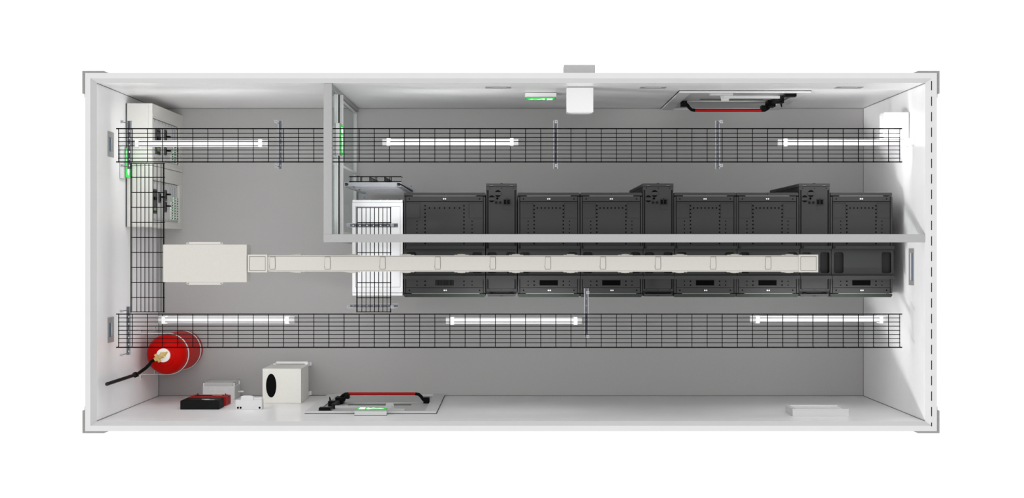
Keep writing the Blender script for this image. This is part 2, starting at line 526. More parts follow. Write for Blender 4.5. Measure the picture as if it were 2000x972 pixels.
def trough(mb, w, hx0, hx1):
    """raised cable trough with rounded cut-outs across the top of a cabinet"""
    y0, y1 = -0.226-YC, 0.0295-YC
    hw = w/2 - 0.003
    outer = rect(-hw, hw, y0, y1)
    holes = [rrect(hx0, hx1, y0+0.022, y1-0.03, 0.022), rrect(-hx1, -hx0, y0+0.022, y1-0.03, 0.022)]
    mb.prism([outer]+holes, 'z', RT+0.055, RT+0.060)
    mb.box(-hw, hw, y0-0.004, y0-0.0005, RT+0.0005, RT+0.10)
    mb.box(-hw, hw, y1+0.0005, y1+0.004, RT+0.0005, RT+0.10)
    mb.box(-hw, hw, y0-0.034, y0-0.0045, RT+0.096, RT+0.10)
    mb.box(-hw+0.03, hw-0.0, y1+0.0045, y1+0.030, RT+0.096, RT+0.10)
    for s in (-1, 1):
        mb.box(s*hw-0.002*(s>0), s*hw+0.002*(s<0), y0, y1, RT+0.0005, RT+0.054)

def make_rack(w, label, group='black server racks in the row'):
    t = thing('server_rack', label, 'server rack', (0, YC, 0), 0, group)
    L = lambda mb, n, m, par=t, **k: mb.build(n, m, par, world=False, **k)
    hw = w/2
    yf, yb = ly(383), ly(572.5)
    L(MB().box(-hw+0.002, hw-0.002, yb, yf, 0.0, RT-0.018), 'cabinet_body', M_rackd)
    tp = MB()
    z0, z1 = RT-0.0175, RT
    sw = 0.016                                           # side rails
    for s in (-1, 1):
        xa, xb = s*(hw-0.003), s*(hw-0.003-sw)
        tp.box(xa, xb, yb+0.005, yf-0.005, z0, z1)
    xi = hw-0.003-sw-0.007
    tp.box(-xi, xi, ly(393), yf-0.001, z0, z1)            # front strip
    tp.box(-xi, xi, ly(561), ly(394.3), z0, z1-0.002)     # roof panel
    tp.box(-xi, xi, yb+0.001, ly(561.8), z0, z1)          # rear strip
    # knock-out squares at the front corners
    kx = 0.152 if w < 0.7 else 0.165
    for s in (-1, 1):
        x0, x1 = s*(xi-0.004), s*(xi-0.004-kx*0.8)
        y0, y1 = ly(426), ly(396.5)
        tp.mi(2)
        for (a, b, c, d) in ((x0, x1, y0, y0+0.003), (x0, x1, y1-0.003, y1), (x1, x1+s*0.003, y0, y1)):
            tp.box(a, b, c, d, z1-0.002, z1-0.0008)
    tp.mi(1)
    # square punched holes
    c1 = 0.1408 if w < 0.7 else 0.188
    c2 = 0.199 if w < 0.7 else 0.266
    zz0, zz1 = z1-0.002, z1-0.0006
    q = 0.0065
    for s in (-1, 1):
        for k in range(13):
            y = ly(401.5) - k*0.0365
            if y < ly(478) and y > ly(548): continue
            tp.box(s*c1-q, s*c1+q, y-q, y+q, zz0, zz1)
        for k in range(4):
            y = ly(431.7) - k*0.0365
            tp.box(s*c2-q*.8, s*c2+q*.8, y-q*.8, y+q*.8, zz0, zz1)
        for py in (549, 556.5):
            tp.box(s*c1-q, s*c1+q, ly(py)-q, ly(py)+q, zz0, zz1)
            tp.box(s*c2-q*.8, s*c2+q*.8, ly(py)-q*.8, ly(py)+q*.8, zz0, zz1)
        for py in (388.3, 566.5):
            tp.disc((s*(hw-0.058), ly(py)), 0.007, z1, z1+0.001, 10)
    n = 7
    for k in range(n):
        x = (k-3)*(0.0363 if w < 0.7 else 0.0485)
        tp.box(x-q, x+q, ly(406)-q, ly(406)+q, zz0, zz1)
    tp.mi(1).box(-0.088, 0.088, ly(557), ly(547), zz0, zz1)
    rp = L(tp, 'top_panel', [M_rack, M_hole, M_rackd])
    br = MB()
    nb = 12
    for k in range(nb):
        x = -0.085 + (k+.5)*0.17/nb
        br.box(x-0.0045, x+0.0045, ly(556.6), ly(547.4), zz1, zz1+0.001)
    L(br, 'brush_strip', M_rackd if w > 0.7 else M_hole, rp)
    for py in (388.3, 566.5):
        for s in (-1, 1):
            L(MB().lathe([(0.0075, 0), (0.0075, 0.005), (0.005, 0.008)], (s*0.009 + (0.006 if py > 500 else 0), ly(py), z1), 12), 'bolt', M_whitem, rp)
    tr = MB()
    if w > 0.7: trough(tr, w, 0.27, 0.365)
    else: trough(tr, w, 0.183, 0.276)
    L(tr, 'cable_trough', M_rack)
    # doors: two leaves at the front, one at the rear
    for s in (-1, 1):
        a, b = s*0.0015, s*(hw-0.0035)
        poly = [(a, ly(381.8)), (b, ly(381.8)), (b, ly(378)), (b-s*0.008, ly(376)), (a, ly(376))]
        if s < 0: poly = poly[::-1]
        L(MB().prism([poly], 'z', 0.06, RT-0.002), 'front_door', M_rack)
    se = MB().box(-hw+0.09, hw-0.09, ly(383), ly(381.8), 0.1, RT-0.003)
    L(se, 'door_seal', M_seal)
    b = hw-0.0035
    poly = [(-b, ly(573.8)), (-b, ly(577.5)), (-b+0.012, ly(580)), (b-0.012, ly(580)), (b, ly(577.5)), (b, ly(573.8))]
    rd = MB().prism([poly], 'z', 0.06, RT-0.002)
    rdo = L(rd, 'rear_door', M_green_edge)
    L(MB().box(-hw+0.08, hw-0.06, ly(573.8), ly(572.5), 0.1, RT-0.003), 'door_seal', M_seal)
    return t

def px2x(px): return (px-998)/S2
BX = [788, 948.5, 1010.5, 1133, 1255, 1316, 1438, 1560, 1621.5, 1743]
def xc(i): return (px2x(BX[i])+px2x(BX[i+1]))/2
def wd(i): return px2x(BX[i+1])-px2x(BX[i])

wide = make_rack(wd(0), 'widest black server rack, touching the white power cabinet')
wide.location.x = xc(0)
rk = make_rack(0.604, 'black server rack touching the right side of the leftmost cooling unit')
rk.location.x = xc(2)
for i, lb in ((3, 'black server rack touching the left side of the middle cooling unit'),
              (5, 'black server rack touching the right side of the middle cooling unit'),
              (6, 'black server rack touching the left side of the rightmost cooling unit'),
              (8, 'last black server rack beside the right wall, its top cutouts uncovered')):
    o = copy_tree(rk); o.location.x = xc(i); o['label'] = lb

def make_cooler(label):
    t = thing('cooling_unit', label, 'cooling unit', (0, YC, 0), 0, 'narrow in-row cooling units')
    L = lambda mb, n, m, par=t, **k: mb.build(n, m, par, world=False, **k)
    w = 0.302; hw = w/2
    cx = 980.25
    def X(px): return (px-cx)/S2
    L(MB().box(-hw+0.002, hw-0.002, ly(571), ly(365), 0.0, RT-0.014), 'cabinet_body', M_rackd, bevel=0.003)
    tp = MB()
    z0, z1 = RT-0.0135, RT
    xi = hw-0.022
    tp.box(-hw+0.004, hw-0.004, ly(371), ly(364.8), z0, z1)
    tp.box(-xi+0.004, xi-0.004, ly(563.5), ly(371.0), z0, z1-0.0003)
    tp.box(-hw+0.004, -hw+0.012, ly(566), ly(371.5), z0, z1)
    tp.box(hw-0.012, hw-0.004, ly(566), ly(371.5), z0, z1)
    tp.box(-hw+0.004, hw-0.004, ly(567.5), ly(564.0), z0, z1-0.001)
    tp.mi(1)
    for px in (957.4, 980.4, 1003):
        tp.disc((X(px), ly(367.2)), 0.005, z1, z1+0.001, 8); tp.disc((X(px), ly(565.7)), 0.004, z1-0.001, z1+0.0005, 8)
    tp.mi(2)
    tp.box(X(984.4), X(997.7), ly(409), ly(408.7), z1-0.0003, z1+0.0005)
    tp.box(X(984.4), X(984.8), ly(409), ly(399), z1-0.0003, z1+0.0005)
    top = L(tp, 'top_panel', [M_rack, M_hole, M_rackd])
    for (px, py) in ((973.2, 377.8), (961.0, 388.0)):
        r, ry = 0.0305, 0.034
        v = MB().disc((X(px), ly(py)), r, z1, z1+0.0015, 28, ry)
        v.mi(1).disc((X(px), ly(py)), r*0.999, z1+0.0015, z1+0.002, 28, ry)
        v.mi(0).box(X(px)-r*0.985, X(px)+r*0.985, ly(py)-0.016, ly(py)+0.013, z1+0.0016, z1+0.006)
        L(v, 'fan_port', [M_rack, M_mesh], top)
    s = MB()
    s.lathe([(0.0105, 0), (0.0105, 0.006), (0.0075, 0.006), (0.0075, 0.002)], (X(972), ly(387.5), z1), 14)
    for px in (970, 977.9):
        s.mi(1).lathe([(0.015, 0), (0.015, 0.004), (0.011, 0.004), (0.011, 0.001)], (X(px), ly(395.4), z1), 18)
        s.mi(0).lathe([(0.004, 0), (0.004, 0.006)], (X(px), ly(395.4), z1), 10)
    L(s, 'pipe_fitting', [M_hole, M_rackd], top, smooth=True)
    k = MB().box(X(984.4), X(997.7), ly(399.4), ly(389), z1, z1+0.008)
    k.mi(1)
    for px in (987.3, 993.8):
        k.box(X(px)-0.011, X(px)+0.011, ly(397.8), ly(390.5), z1+0.008, z1+0.0095)
        k.mi(0).box(X(px)-0.001, X(px)+0.008, ly(394.5), ly(393.5), z1+0.0095, z1+0.011).mi(1)
    k.box(X(991)-0.003, X(991)+0.003, ly(389), ly(387), z1, z1+0.006)
    L(k, 'socket_block', [M_rackd, M_hole], top)
    tr = MB(); trough(tr, w, 0.045, 0.135); L(tr, 'cable_trough', M_rack)
    fd = MB().prism([[(-hw+0.002, ly(364.3)), (hw-0.002, ly(364.3)), (hw-0.002, ly(359.5)), (hw-0.006, ly(358)), (-hw+0.006, ly(358)), (-hw+0.002, ly(359.5))]], 'z', 0.09, RT-0.003)
    fd.mi(1)
    for px in (961, 999.6):
        fd.box(X(px)-0.015, X(px)+0.015, ly(363.8), ly(362.9), RT-0.003, RT-0.002)
    fd.mi(2)
    for px in (961, 999.6):
        fd.box(X(px)-0.015, X(px)+0.015, ly(362.8), ly(361.8), RT-0.003, RT-0.002)
    fd.mi(1).box(-0.01, 0.01, ly(358), ly(357.2), RT-0.3, RT-0.004)
    L(fd, 'front_door', [M_rack, M_hole, M_seal])
    bd = MB().prism([[(-hw+0.012, ly(573.5)), (-hw+0.018, ly(578.5)), (hw-0.018, ly(578.5)), (hw-0.012, ly(573.5))]], 'z', 0.09, RT-0.003)
    bd.mi(1)
    for px in (961, 999.6):
        bd.box(X(px)-0.016, X(px)+0.016, ly(572.6), ly(571.2), RT-0.03, RT-0.004)
    bd.box(-0.012, 0.012, ly(578.4), ly(577.3), RT-0.003, RT-0.002)
    L(bd, 'rear_door', [M_rack, M_hole])
    hg = MB()
    for s in (-1, 1): hg.box(s*(hw-0.03), s*(hw-0.004), ly(573.5), ly(571), 0.3, RT-0.02)
    L(hg, 'hinge', M_rackd)
    return t
cl0 = make_cooler('leftmost narrow black cooling unit, right of the widest rack')
cl0.location.x = xc(1)
o = copy_tree(cl0); o.location.x = xc(4); o['label'] = 'middle narrow black cooling unit of the three in the row'
o = copy_tree(cl0); o.location.x = xc(7); o['label'] = 'rightmost narrow black cooling unit, under the trunking\'s end box'

# ------------------------------------------------------------------ white power cabinet
WX0, WX1 = px2x(688), px2x(786.5)
def wy(py): return (492-py)/S2
t = thing('power_cabinet', 'white power cabinet at the left end of the black rack row', 'cabinet', ((WX0+WX1)/2, YC, 0))
MB().box(WX0, WX1, wy(571), wy(395), 0.0, RT-0.012).build('cabinet_body', M_white, t, bevel=0.003)
tp = MB()
tp.prism([rect(WX0, WX1, wy(571), wy(395)), rect(px2x(694), px2x(782), wy(560.5), wy(402.5))], 'z', RT-0.0118, RT)
tp.box(px2x(694.6), px2x(781.4), wy(559.9), wy(403.1), RT-0.0118, RT-0.002)
tp.mi(1).box(px2x(694), px2x(782), wy(560.5), wy(402.5), RT-0.0118, RT-0.0112)
tp.build('top_panel', [M_white, M_dev], t)
MB().box(WX0+0.001, WX1-0.001, wy(394.6), wy(390.5), 0.06, RT-0.002).build('front_door', M_white, t, bevel=0.003)
MB().box(WX0+0.001, WX1-0.001, wy(577), wy(571.8), 0.06, RT-0.002).build('rear_door', M_white, t, bevel=0.003)
hd = MB().box(px2x(762), px2x(772), wy(390.5), wy(387), 1.0, 1.22)
hd.mi(1).box(px2x(767.5), px2x(770.5), wy(387), wy(384.5), 1.05, 1.16)
hd.box(px2x(772), px2x(774), wy(390), wy(387.5), 1.06, 1.12)
hd.build('handle', [M_whitem, M_black], t, bevel=0.002)
sc = MB()
for px in (690.5, 721, 743, 755.5, 784):
    sc.tube([(px2x(px), wy(390.5), 1.95), (px2x(px), wy(389.6), 1.95)], 0.006, 8)
sc.build('hinge_pin', M_whitem, t)

# ------------------------------------------------------------------ cable ladder with wire guide
t = thing('cable_ladder', 'upright grey cable ladder with black wire guide behind the white cabinet', 'cable ladder', (-1.335, 0.652, 0))
def c_post(x0, x1, y0, y1, z0, z1):
    th = 0.006
    m = MB()
    m.box(x0, x1, y1-th, y1, z0, z1); m.box(x0, x1, y0, y0+th, z0, z1)
    m.box(x0, x0+th, y0+th, y1-th, z0, z1)
    m.box(x1-th, x1, y1-th-0.008, y1-th, z0, z1); m.box(x1-th, x1, y0+th, y0+th+0.008, z0, z1)
    return m
LA, LB = -1.609, -1.06
p1 = c_post(LA, LA+0.040, 0.631, 0.674, 0.0, 2.04); p1.build('upright', M_zinc, t)
p2 = c_post(LB-0.046, LB, 0.631, 0.674, 0.0, 2.04); p2.build('upright', M_zinc, t)
for (z0, z1) in ((1.99, 2.035), (0.74, 0.82), (0.30, 0.345), (1.36, 1.40)):
    m = MB().box(LA+0.0405, LB-0.0465, 0.633, 0.672, z1-0.006, z1)
    m.box(LA+0.0405, LB-0.0465, 0.633, 0.638, z0, z1-0.0062); m.box(LA+0.0405, LB-0.0465, 0.667, 0.672, z0, z1-0.0062)
    m.box(LA+0.0405, LB-0.0465, 0.650, 0.655, z1, z1+0.003)
    if z0 < 1.36 and z0 > 0.7:
        m.mi(1)
        for k in range(3): m.box(-1.29+k*0.045, -1.275+k*0.045, 0.664, 0.669, z1, z1+0.001)
    m.build('rung', [M_zinc, M_hole], t)
f1 = MB().prism([rrect(LA-0.01, LA+0.055, 0.565, 0.6305, 0.012)], 'z', 0.0005, 0.007)
f1.mi(1).disc((LA+0.022, 0.585), 0.009, 0.007, 0.012, 8)
f1.build('foot_plate', [M_zinc, M_steel], t)
f2 = MB().prism([rrect(LB-0.05, LB+0.005, 0.6745, 0.728, 0.012)], 'z', 0.0005, 0.007)
f2.mi(1).disc((LB-0.02, 0.71), 0.009, 0.007, 0.012, 8)
f2.build('foot_plate', [M_zinc, M_steel], t)
wg = MB()
gx0, gx1, gy0, gy1 = -1.561, -1.06, 0.680, 0.728
for z in (2.03, 1.99):
    wg.tube([(gx0, gy0, z), (gx1, gy0, z), (gx1, gy1, z), (gx0, gy1, z)], 0.0042, 6, close=True)
for gx in (-1.545, -1.45, -1.44, -1.31, -1.295, -1.17, -1.155):
    wg.tube([(gx, gy0, 2.03), (gx, gy1, 2.03)], 0.0035, 6)
for gx in (-1.366, -1.222):
    for k in range(10):
        z = 2.02 - k*0.1
        wg.tube([(gx, gy0, z), (gx, gy1, z)], 0.003, 6)
    wg.tube([(gx, gy1, 2.03), (gx, gy1, 0.95)], 0.0035, 6)
wg.tube([(gx0, gy0, 2.03), (gx0, gy0, 1.8)], 0.0035, 6); wg.tube([(gx1, gy1, 2.03), (gx1, gy1, 1.8)], 0.0035, 6)
wg.build('wire_guide', M_wire, t, smooth=True)

# ------------------------------------------------------------------ wire cable trays
ZB, ZT = 2.40, 2.48
def make_tray(label, along, a0, a1, b0, b1, stations, loc):
    """along 'x' or 'y'; a = running range, b = cross range; stations = cross-wire positions"""
    t = thing('wire_cable_tray', label, 'cable tray', loc, 0, 'black wire cable trays')
    def P(a, b, z): return (a, b, z) if along == 'x' else (b, a, z)
    for b in (b0, b1):
        MB().tube([P(a0, b, ZT), P(a1, b, ZT)], 0.0053, 8).build('side_rail', M_wire, t, smooth=True)
    lw = MB()
    n = 7
    for k in range(n):
        b = b0 + (b1-b0)*(k+1)/(n+1)
        lw.tube([P(a0, b, ZB), P(a1, b, ZB)], 0.0036, 6)
    for b in (b0, b1):
        lw.tube([P(a0, b, ZB+0.035), P(a1, b, ZB+0.035)], 0.0026, 6)
    lw.build('running_wires', M_wire, t, smooth=True)
    cw = MB()
    r = 0.016
    for a in stations:
        pts = [P(a, b0, ZT), P(a, b0, ZB-0.006+r)]
        pts += [P(a, b0+r*(1-cos(u)), ZB-0.006+r*(1-sin(u))) for u in (pi/6, pi/3, pi/2)]
        pts += [P(a, b1-r*(1-cos(u)), ZB-0.006+r*(1-sin(u))) for u in (pi/2, pi/3, pi/6)]
        pts += [P(a, b1, ZB-0.006+r), P(a, b1, ZT)]
        cw.tube(pts, 0.0038, 6)
    cw.build('cross_wires', M_wire, t, smooth=True)
    return t
A0, A1 = -3.707, 3.673
st = [A0+0.004] + [-3.575+0.1428*k for k in range(51)] + [A1-0.004]
make_tray('long black wire cable tray running along the upper wall', 'x', A0, A1, 0.846, 1.159, st, (0, 1.0, ZB))
make_tray('long black wire cable tray running along the lower wall', 'x', A0, A1, -0.894, -0.582, st, (0, -0.738, ZB))
st = [0.834] + [0.705-0.1417*k for k in range(9)] + [-0.564]
make_tray('black wire cable tray along the left wall joining both long trays', 'y', -0.567, 0.837, -3.569, -3.264, st, (-3.4165, 0.135, ZB))
st = [0.42] + [0.278-0.1417*k for k in range(6)] + [-0.564]
make_tray('short black wire cable tray crossing over the white power cabinet', 'y', -0.567, 0.423, -1.447, -1.13, st, (-1.288, -0.07, ZB))

# tray brackets
def make_bracket():
    t = thing('tray_bracket', 'x', 'bracket', (0,0,0), 0, 'slotted steel tray brackets')
    hl = 0.228
    holes = [[(0.006*cos(2*pi*k/8), -0.195+0.065*j+0.009*sin(2*pi*k/8)) for k in range(8)] for j in range(7)]
    m = MB().prism([rect(-0.0175, 0.0175, -hl, hl)]+holes, 'z', -0.022, -0.019)
    m.mi(1)
    for s in (-1, 1):
        m.box(s*0.0175, s*0.0205, -hl, hl, -0.022, 0.0)
        m.box(s*0.0125, s*0.0174, -hl, hl, -0.003, 0.0)
    m.build('channel', [M_web, M_zinc], t, world=False)
    for s in (-1, 1):
        y = s*0.2035-0.008
        rod = MB().tube([(0, y, -0.03), (0, y, 0.296)], 0.0045, 8).build('threaded_rod', M_steel, t, world=False, smooth=True)
        w = MB().box(-0.0135, 0.0135, y-0.0135, y+0.0135, 0.296, 0.302)
        w.mi(1).tube([(0, y, 0.302), (0, y, 0.308)], 0.008, 6)
        w.build('square_washer', [M_zinc, M_steel], rod, world=False)
        MB().tube([(0, y, -0.019), (0, y, -0.012)], 0.0085, 6).build('nut', M_steel, rod, world=False)
    return t
br = make_bracket()
ZC = 2.385
bl = [((-3.608, 1.013, ZC), 0, 'slotted steel bracket under the upper tray\'s left end'),
      ((-2.179, 1.013, ZC), 0, 'slotted steel bracket under the upper tray left of the glass partition'),
      ((0.421, 1.013, ZC), 0, 'slotted steel bracket under the upper tray below the white damper box'),
      ((1.951, 1.013, ZC), 0, 'slotted steel bracket under the upper tray in front of the red barred door'),
      ((-3.615, -0.743, ZC), 0, 'slotted steel bracket under the lower tray\'s left end'),
      ((0.712, -0.571, ZC), 0, 'slotted steel bracket reaching from black racks to the lower tray'),
      ((-1.2976, 0.252, ZC), -pi/2, 'slotted steel bracket under the short tray, over the white cabinet'),
      ((-1.2976, -0.508, ZC), -pi/2, 'slotted steel bracket under the short tray\'s lower end')]
for i, (l, r, lb) in enumerate(bl):
    o = br if i == 0 else copy_tree(br)
    o.location = l; o.rotation_euler = (0, 0, r); o['label'] = lb

# ------------------------------------------------------------------ tube lights
def make_light():
    t = thing('tube_light', 'x', 'light', (0,0,0), 0, 'lit tube lights under the long trays')
    hl = 0.644
    def body(x0, x1, w, h):
        m = MB()
        m.prism([rrect(-w, w, -h, h, h*0.9, 5)], 'x', x0, x1)
        return m
    body(-hl+0.05, hl-0.05, 0.031, 0.016).build('diffuser', M_tube, t, world=False, smooth=True)
    MB().box(-hl+0.055, hl-0.055, -0.024, 0.024, -0.0195, -0.0165).build('led_strip', M_led, t, world=False)
    for s in (-1, 1):
        c = body(min(s*hl, s*(hl-0.0495)), max(s*hl, s*(hl-0.0495)), 0.0325, 0.0175).build('end_cap', M_whitem, t, world=False, smooth=True)
        x = s*(hl-0.062)
        k = MB()
        k.box(x-0.017, x+0.017, -0.036, 0.036, 0.082, 0.086)
        k.box(x-0.017, x+0.017, -0.036, -0.033, -0.020, 0.082)
        k.box(x-0.017, x+0.017, 0.033, 0.036, -0.020, 0.082)
        k.box(x-0.017, x+0.017, -0.036, 0.036, -0.0235, -0.020)
        k.build('clip', M_whitem, t, world=False)
    return t
tl = make_light()
ZL = 2.328
def lx(px): return (px-998)/206.0
for i, (pa, py, lb) in enumerate([
        (258, 280.5, 'lit tube light at the upper tray\'s left end, over grey distribution boards'),
        (747, 278, 'lit tube light under the upper tray, just right of the glass partition'),
        (1519, 279, 'lit tube light at the upper tray\'s right end beside the white wall box'),
        (310, 624, 'lit tube light at the lower tray\'s left end, above red cylinder'),
        (871, 625.5, 'lit tube light at the middle of the lower tray, left of a bracket'),
        (1465, 623, 'lit tube light at the lower tray\'s right end')]):
    o = tl if i == 0 else copy_tree(tl)
    o.location = (lx(pa)+0.644, (492-py)/206.0, ZL); o['label'] = lb

# ------------------------------------------------------------------ busbar trunking and feed box
SD = 209.8
def dx(px): return (px-998)/SD
def dy(py): return (492-py)/SD
ZD = 2.62
t = thing('feed_box', 'large beige feed box with screw flanges at the trunking\'s left end', 'feed box', (dx(400), dy(514), 2.38))
MB().box(dx(318.5), dx(482), dy(551), dy(477.3), 2.38, ZD).build('enclosure', M_beige, t, bevel=0.004)
for (ya, yb) in ((477.0, 472), (551.3, 556)):
    y0, y1 = sorted((dy(ya), dy(yb)))
    ch = 0.010
    if ya < 500: poly = [(dx(364), y0), (dx(434.6), y0), (dx(434.6), y1-ch), (dx(434.6)-ch, y1), (dx(364)+ch, y1), (dx(364), y1-ch)]
    else: poly = [(dx(364)+ch, y0), (dx(434.6)-ch, y0), (dx(434.6), y0+ch), (dx(434.6), y1), (dx(364), y1), (dx(364), y0+ch)]
    fb = MB().prism([poly], 'z', ZD-0.006, ZD-0.002)
    ym = dy(474.3) if ya < 500 else dy(553.7)
    fb.mi(1)
    for px in (367.3, 431.5): fb.disc((dx(px), ym), 0.005, ZD-0.002, ZD+0.001, 10)
    fb.build('mounting_flange', [M_beige, M_dev], t)

t = thing('busbar_trunking', 'long beige busbar trunking running over the black racks', 'trunking', (dx(1040), dy(514), 2.49))
y0, y1 = dy(530.2), dy(498.6)
MB().box(dx(521.5), dx(1562), y0, y1, 2.49, ZD-0.012).build('channel', M_beige, t, bevel=0.002)
ld = MB()
ld.box(dx(521.5), dx(1562), y0, y0+0.0085, ZD-0.0118, ZD-0.003)
ld.box(dx(521.5), dx(1562), y1-0.0085, y1, ZD-0.0118, ZD-0.003)
ld.mi(1).box(dx(521.5), dx(1562), y0+0.0085, y1-0.0085, ZD-0.0118, ZD-0.010)
ld.mi(0).box(dx(521.5), dx(1562), y0+0.011, y1-0.011, ZD-0.0098, ZD-0.002)
ld.build('lid', [M_beige, M_beiged], t)
for k in range(10):
    px = 532 + 107.6*k
    c = MB()
    x0, x1 = dx(px-4.6), dx(px+4.6); ya, yb = dy(525.6), dy(501.2)
    c.mi(1).prism([[(x0-0.004, ya-0.002), (x1+0.004, ya-0.002), (x1+0.006, ya+0.03), (x1+0.004, yb+0.002), (x0-0.001, yb+0.002), (x0-0.006, ya+0.03)]], 'z', ZD-0.0018, ZD-0.0006)
    c.mi(0).prism([[(x0, ya+0.003), (x1, ya+0.003), (x1+0.002, ya+0.03), (x1, yb-0.003), (x0+0.001, yb-0.003), (x0-0.002, ya+0.03)]], 'z', ZD-0.0006, ZD+0.003)
    c.mi(1).box(x0-0.012, x0-0.003, ya+0.022, ya+0.026, ZD-0.0018, ZD-0.0004)
    c.build('cover_clip', [M_beige, M_beiged], t)
    pc = 580 + 107.0*k
    for s in (-1, 1):
        yy = y1 if s > 0 else y0
        h = MB()
        h.box(dx(pc-14), dx(pc+14), yy+s*0.0005, yy+s*0.007, 2.50, ZD-0.04)
        h.box(dx(pc-7.5), dx(pc+7.5), yy+s*0.0005, yy+s*0.012, 2.51, ZD-0.025)
        h.box(dx(pc-3), dx(pc+3), yy+s*0.0005, yy+s*0.014, 2.52, ZD-0.05)
        h.build('side_coupler', M_beige, t)
for (pa, pb) in ((483.6, 522), (1560, 1598)):
    xa, xb = dx(pa), dx(pb); ya, yb = dy(531.5), dy(497)
    e = MB().box(xa, xb, ya, yb, 2.489, ZD-0.002)
    q = 0.016
    e.prism([rect(xa, xb, ya, yb), rect(xa+q, xb-q, ya+q, yb-q)], 'z', ZD-0.0018, ZD+0.006)
    e.mi(1).box(xa+q, xb-q, ya+q, yb-q, ZD-0.0018, ZD-0.001)
    e.mi(0).box(xa+q+0.004, xb-q-0.004, ya+q+0.004, yb-q-0.004, ZD-0.001, ZD+0.003)
    e.build('end_box', [M_beige, M_beiged], t)

# ------------------------------------------------------------------ distribution boards
def make_board(y0, y1, m0, m1, label, kind):
    """y0<y1 cabinet range, m0<m1 recessed panel range"""
    FX, BK = -3.55, -IX
    t = thing('distribution_board', label, 'electrical board', (-3.68, (y0+y1)/2, 0), 0, 'grey floor standing distribution boards')
    ZH = 1.6
    MB().box(BK+0.001, BK+0.012, y0+0.002, y1-0.002, 0.0, ZH).build('back_plate', M_dev, t)
    MB().box(BK+0.0122, -3.585, y0+0.001, y1-0.001, 0.0, ZH).build('enclosure', M_board, t, bevel=0.003)
    fr = MB()
    fr.prism([rect(y0+0.001, y1-0.001, 0.0, ZH), rect(m0, m1, 0.19, ZH-0.03)], 'x', -3.5845, FX)
    # raised moulding beside the panel
    fr.box(FX, FX+0.006, m1+0.012, m1+0.030, 0.05, ZH-0.01)
    fr.box(FX, FX+0.006, m0-0.030, m0-0.012, 0.05, ZH-0.01)
    fr.build('front_frame', M_board, t, bevel=0.002)
    xs = -3.572
    rows = [(1.565, 1.52), (1.515, 1.30), (1.295, 1.10), (1.095, 0.93), (0.925, 0.75), (0.745, 0.60), (0.595, 0.46), (0.455, 0.33), (0.325, 0.20)]
    pn = MB()
    for (za, zb) in rows:
        pn.mi(0).box(-3.5844, xs, m0+0.001, m1-0.001, zb, za)
        zc = zb+(za-zb)*0.35
        for yy in (m0+0.018, m1-0.018):
            pn.mi(1).box(xs, xs+0.0012, yy-0.011, yy+0.011, zc-0.014, zc+0.014)
            pn.mi(0).box(xs+0.0012, xs+0.002, yy-0.009, yy+0.009, zc-0.011, zc+0.012)
    pn.mi(1)
    for yy in (m0+0.0015, m1-0.0045): pn.box(xs, xs+0.003, yy, yy+0.003, 0.2, 1.565)
    pn.build('cover_plate', [M_panel, M_dev], t)
    def breaker(z0, z1, ya, yb, lcd=True):
        b = MB().box(xs+0.0005, xs+0.010, ya, yb, z0, z1)
        b.mi(1).box(xs+0.010, xs+0.022, ya+(yb-ya)*0.55, ya+(yb-ya)*0.68, z0+0.04, z1-0.05)
        b.box(xs+0.010, xs+0.012, ya+(yb-ya)*0.86, ya+(yb-ya)*0.93, z0+0.03, z1-0.03)
        b.box(xs+0.010, xs+0.012, ya+(yb-ya)*0.05, ya+(yb-ya)*0.10, z0+0.03, z1-0.03)
        if lcd: b.mi(2).box(xs+0.010, xs+0.0115, ya+(yb-ya)*0.14, ya+(yb-ya)*0.26, z0+0.05, z1-0.06)
        b.build('main_breaker', [M_dev, M_black, M_lcd], t)
    def switch(z, ya, yb):
        b = MB().box(xs+0.0005, xs+0.012, ya, yb, z-0.045, z+0.045)
        yc = ya+(yb-ya)*0.6
        b.mi(1).box(xs+0.012, xs+0.016, ya+0.015, yb-0.012, z-0.012, z+0.012)
        b.box(xs+0.012, xs+0.045, yc-0.008, yc+0.008, z-0.10, z-0.02)
        b.build('switch', [M_dev, M_black], t)
    def fuses(z, ya, yb, red=False):
        n = max(3, int((yb-ya)/0.026))
        b = MB()
        for k in range(n):
            yk = ya+(k+.5)*(yb-ya)/n
            b.mi(0).box(xs+0.0005, xs+0.010, yk-0.0105, yk+0.0105, z-0.045, z+0.045)
            b.mi(1).box(xs+0.010, xs+0.020, yk-0.006, yk+0.006, z-0.016, z+0.010)
            if red: b.mi(2).box(xs+0.010, xs+0.016, yk-0.008, yk+0.008, z-0.042, z-0.024)
        b.build('fuse_row', [M_whitem, M_greenled, M_redp], t)
    w = m1-m0
    if kind == 0:
        breaker(1.13, 1.36, 0.985, 1.245)
        switch(0.86, 1.09, 1.26); switch(0.86, 1.0, 1.08)
        fuses(0.535, 0.935, 1.04); fuses(0.40, 0.935, 1.17); fuses(0.262, 0.93, 1.17, True)
        st_ = MB()
        for zz in (0.48, 0.335): st_.box(xs, xs+0.002, 1.06, 1.30, zz-0.004, zz+0.004)
        st_.build('label_strip', M_blued, t)
    else:
        breaker(1.31, 1.52, 0.385, 0.63)
        switch(0.86, 0.53, 0.64); switch(0.86, 0.41, 0.52); switch(1.16, 0.50, 0.60)
        fuses(0.54, 0.34, 0.53); fuses(0.40, 0.34, 0.58); fuses(0.265, 0.34, 0.58)
        st_ = MB()
        for zz in (0.60, 0.48, 0.335): st_.box(xs, xs+0.002, 0.58, 0.68, zz-0.004, zz+0.004)
        st_.build('label_strip', M_blued, t)
    return t
make_board(0.8585, 1.473, 0.922, 1.335, 'grey distribution board in the upper left corner under the tray', 0)
make_board(0.2485, 0.8555, 0.315, 0.716, 'grey distribution board below the corner one, beside the cross tray', 1)

